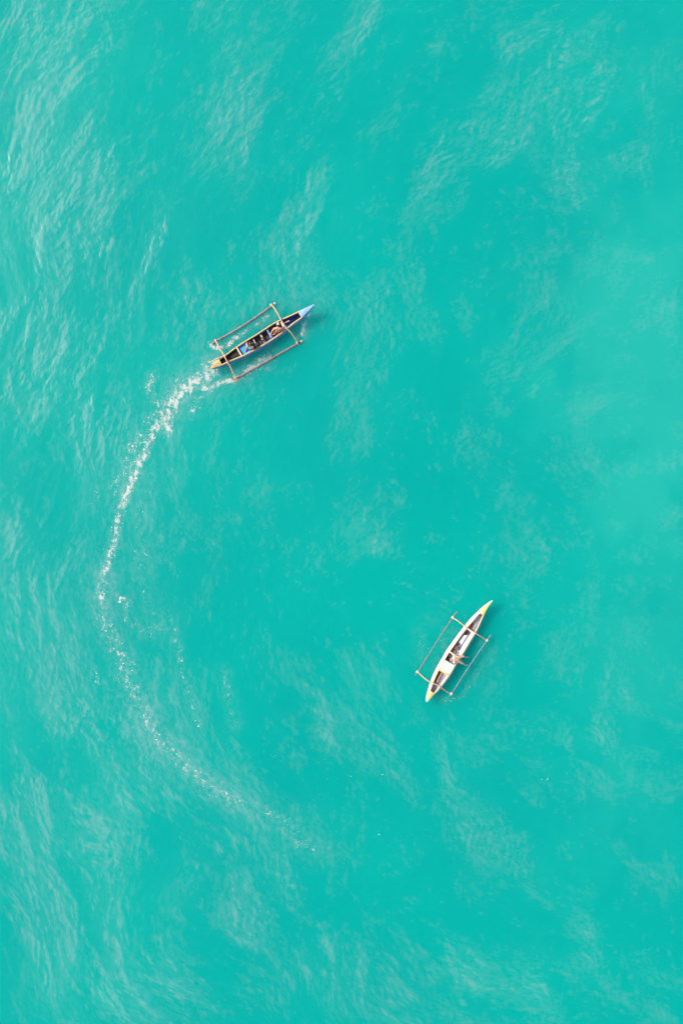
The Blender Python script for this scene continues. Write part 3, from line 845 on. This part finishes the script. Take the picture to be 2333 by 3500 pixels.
def person(label, skin, J, hair='hair', face=Vector((1, 0, 0)), up=Vector((0, 0, 1)), shorts='redcloth', top=None, cap=None, sandals=None):
    """J: joints in world space. face = where the face points, up = crown direction"""
    v = {k: Vector(p) for k, p in J.items()}
    face = (face - up * face.dot(up)).normalized(); side = up.cross(face).normalized()
    O = v['pelvis'].copy()
    for k in v: v[k] = v[k] - O
    sh = (v['shl'] - v['shr']).normalized(); spine = (v['neck'] - v['pelvis'])
    hp = (v['hipl'] - v['hipr']).normalized()
    mid = v['pelvis'] + spine * 0.5; chest = v['pelvis'] + spine * 0.75
    S_ = [(v['pelvis'] + hp * 0.07, 0.105, v['pelvis'] - hp * 0.07, 0.105)]
    for s_ in (1, -1):
        S_ += [(v['pelvis'] + hp * s_ * 0.055, 0.10, mid + sh * s_ * 0.055, 0.090), (mid + sh * s_ * 0.055, 0.090, chest + sh * s_ * 0.08, 0.100),
               (chest + sh * s_ * 0.08, 0.100, v['neck'] - spine.normalized() * 0.03 + sh * s_ * 0.07, 0.06)]
    S_ += [(v['neck'] - spine.normalized() * 0.04, 0.06, v['head'] - up * 0.03, 0.048)]
    hd = v['head']
    S_ += [(hd + up * 0.035, 0.088, hd + up * 0.03 - face * 0.02, 0.090), (hd - up * 0.02 + face * 0.02, 0.072, hd - up * 0.065 + face * 0.03, 0.045),
           (hd + face * 0.085 + up * 0.005, 0.010, hd + face * 0.102 - up * 0.02, 0.013),
           (hd + face * 0.075 - up * 0.05 + side * 0.018, 0.008, hd + face * 0.075 - up * 0.05 - side * 0.018, 0.008),
           (hd + side * 0.088 + up * 0.012, 0.012, hd + side * 0.090 - up * 0.018, 0.010), (hd - side * 0.088 + up * 0.012, 0.012, hd - side * 0.090 - up * 0.018, 0.010)]
    for q_ in 'lr':
        s0, e, w = v['sh' + q_], v['el' + q_], v['ha' + q_]
        S_ += [(chest.lerp(s0, 0.45), 0.075, s0, 0.060), (s0, 0.058, s0.lerp(e, 0.45), 0.050), (s0.lerp(e, 0.45), 0.050, e, 0.038), (e, 0.038, e.lerp(w, 0.35), 0.040), (e.lerp(w, 0.35), 0.040, w, 0.024)]
        d = (w - e).normalized()
        S_ += hand_segs(w, d, Vector((0, 0, -1)) if abs(d.z) < 0.8 else face)
        h0, k_, a_, t_ = v['hip' + q_], v['kn' + q_], v['an' + q_], v['to' + q_]
        S_ += [(h0, 0.092, h0.lerp(k_, 0.4), 0.080), (h0.lerp(k_, 0.4), 0.080, k_, 0.054), (k_, 0.054, k_.lerp(a_, 0.3), 0.056), (k_.lerp(a_, 0.3), 0.056, a_, 0.034)]
        dt = (t_ - a_).normalized()
        S_ += [(a_ - dt * 0.04, 0.032, a_ + dt * 0.08, 0.032), (a_ + dt * 0.08, 0.034, a_ + dt * 0.15, 0.024)]
    o = body_mesh('person', S_)
    o.data.materials.append(M[skin]); o.location = O
    tag(o, label, 'person')
    def child(name, segs, m_, vox=0.012):
        c_ = body_mesh(name, segs, vox, 3); c_.data.materials.append(M[m_]); c_.parent = o
        return c_
    pr = [(v['pelvis'] + hp * 0.08, 0.118, v['pelvis'] - hp * 0.08, 0.118), (v['pelvis'], 0.12, v['pelvis'] + spine * 0.2, 0.112)]
    for q_ in 'lr':
        h0, k_ = v['hip' + q_], v['kn' + q_]
        pr.append((h0, 0.108, h0.lerp(k_, 0.6), 0.092))
    child('shorts', pr, shorts)
    if top:
        tp = []
        for s_ in (1, -1):
            tp += [(v['pelvis'] + hp * s_ * 0.055 + spine * 0.12, 0.108, mid + sh * s_ * 0.055, 0.102), (mid + sh * s_ * 0.055, 0.102, chest + sh * s_ * 0.08, 0.112),
                   (chest + sh * s_ * 0.08, 0.112, v['neck'] - spine.normalized() * 0.05 + sh * s_ * 0.07, 0.066)]
        for q_ in 'lr':
            s0, e = v['sh' + q_], v['el' + q_]
            tp += [(chest.lerp(s0, 0.45), 0.084, s0, 0.070), (s0, 0.068, s0.lerp(e, 0.5), 0.060)]
        child('shirt', tp, top)
    if cap:
        child('cap', [(hd + up * 0.062 - face * 0.012, 0.094, hd + up * 0.075, 0.088), (hd + up * 0.055 + face * 0.05 + side * 0.03, 0.045, hd + up * 0.045 + face * 0.13 + side * 0.01, 0.018),
                      (hd + up * 0.055 + face * 0.05 - side * 0.03, 0.045, hd + up * 0.045 + face * 0.13 - side * 0.01, 0.018)], cap, 0.01)
        child('hair', [(hd - face * 0.03 + up * 0.01, 0.088, hd - face * 0.035 - up * 0.03, 0.078)], hair, 0.01)
    else:
        child('hair', [(hd + up * 0.055 - face * 0.018, 0.094, hd + up * 0.02 - face * 0.04, 0.086), (hd - face * 0.04, 0.080, hd - face * 0.04 - up * 0.04, 0.066)], hair, 0.01)
    for s_ in (1, -1):
        bm = bmesh.new()
        bmesh.ops.create_icosphere(bm, subdivisions=2, radius=0.012, matrix=Matrix.Translation(hd + face * 0.083 + side * s_ * 0.030 + up * 0.012))
        bm_link('eye', bm, M['hair'], o, True)
    if sandals:
        for q_ in 'lr':
            a_, t_ = v['an' + q_], v['to' + q_]; dt = (t_ - a_).normalized()
            dn = Vector((0, 0, -0.022))
            child('sandal', [(a_ - dt * 0.04 + dn, 0.034, a_ + dt * 0.16 + dn, 0.036), (a_ + dt * 0.04, 0.042, a_ + dt * 0.10, 0.042)], sandals, 0.01)
    return o

def C3(x, y, h):      # detail crop of the blue canoe: (820,1080)-(1000,1230)
    s_ = 1568 / 180
    return b1.W((820 - 680 + x / s_) * b1.sc, (1080 - 1000 + y / s_) * b1.sc, h)
def C5(x, y, h):
    return b2.W(x, y, h)

# seated on the mat, facing starboard, legs apart, red sandals
person('person in dark shirt and red sandals sitting on the sky blue mat', 'skin', dict(
    pelvis=C3(335, 815, 0.44), neck=C3(330, 835, 0.90), head=C3(325, 862, 1.02),
    shl=C3(250, 815, 0.86), shr=C3(410, 845, 0.86),
    ell=C3(215, 800, 0.66), hal=C3(215, 880, 0.60), elr=C3(445, 860, 0.66), har=C3(400, 930, 0.60),
    hipl=C3(300, 830, 0.42), hipr=C3(365, 845, 0.42), knl=C3(235, 905, 0.72), knr=C3(380, 930, 0.72),
    anl=C3(195, 985, 0.39), anr=C3(352, 965, 0.39), tol=C3(178, 1040, 0.38), tor=C3(345, 1025, 0.38)),
    face=C3(290, 990, 0.8) - C3(330, 840, 0.9), shorts='darkcloth', top='darkcloth', sandals='sandal')
# bare-backed, bent forward near the front beam
person('bare backed person in white cap bending over near the bow of the blue canoe', 'skin_or', dict(
    pelvis=C3(1120, 480, 0.42), neck=C3(1122, 340, 0.74), head=C3(1132, 262, 0.80),
    shl=C3(1015, 375, 0.68), shr=C3(1220, 372, 0.68),
    ell=C3(965, 440, 0.56), hal=C3(930, 500, 0.50), elr=C3(1258, 440, 0.52), har=C3(1210, 490, 0.46),
    hipl=C3(1085, 485, 0.40), hipr=C3(1150, 490, 0.40), knl=C3(1040, 400, 0.50), knr=C3(1170, 400, 0.48),
    anl=C3(1040, 530, 0.23), anr=C3(1140, 500, 0.23), tol=C3(985, 560, 0.21), tor=C3(1080, 540, 0.21)),
    face=Vector((-0.2, 0.6, -0.8)), up=(C3(1132, 262, 0.88) - C3(1122, 340, 0.74)).normalized(), shorts='redcloth', cap='whitecloth')
# leaning back over the gunwale, legs in the water
person('bare backed person sitting on the edge of the white canoe, legs over the water', 'skin_lt', dict(
    pelvis=C5(866, 1096, 0.56), neck=C5(768, 1090, 0.76), head=C5(728, 1106, 0.81),
    shl=C5(792, 1030, 0.72), shr=C5(786, 1152, 0.72),
    ell=C5(760, 1006, 0.60), hal=C5(732, 980, 0.50), elr=C5(815, 1172, 0.62), har=C5(850, 1150, 0.56),
    hipl=C5(862, 1070, 0.56), hipr=C5(862, 1122, 0.56), knl=C5(940, 1045, 0.56), knr=C5(925, 1160, 0.54),
    anl=C5(985, 1060, 0.22), anr=C5(975, 1192, 0.20), tol=C5(1030, 1062, 0.22), tor=C5(1020, 1195, 0.20)),
    face=Vector((0.40, -0.1, 0.9)), up=Vector((-0.85, -0.15, 0.5)).normalized(), shorts='tancloth')
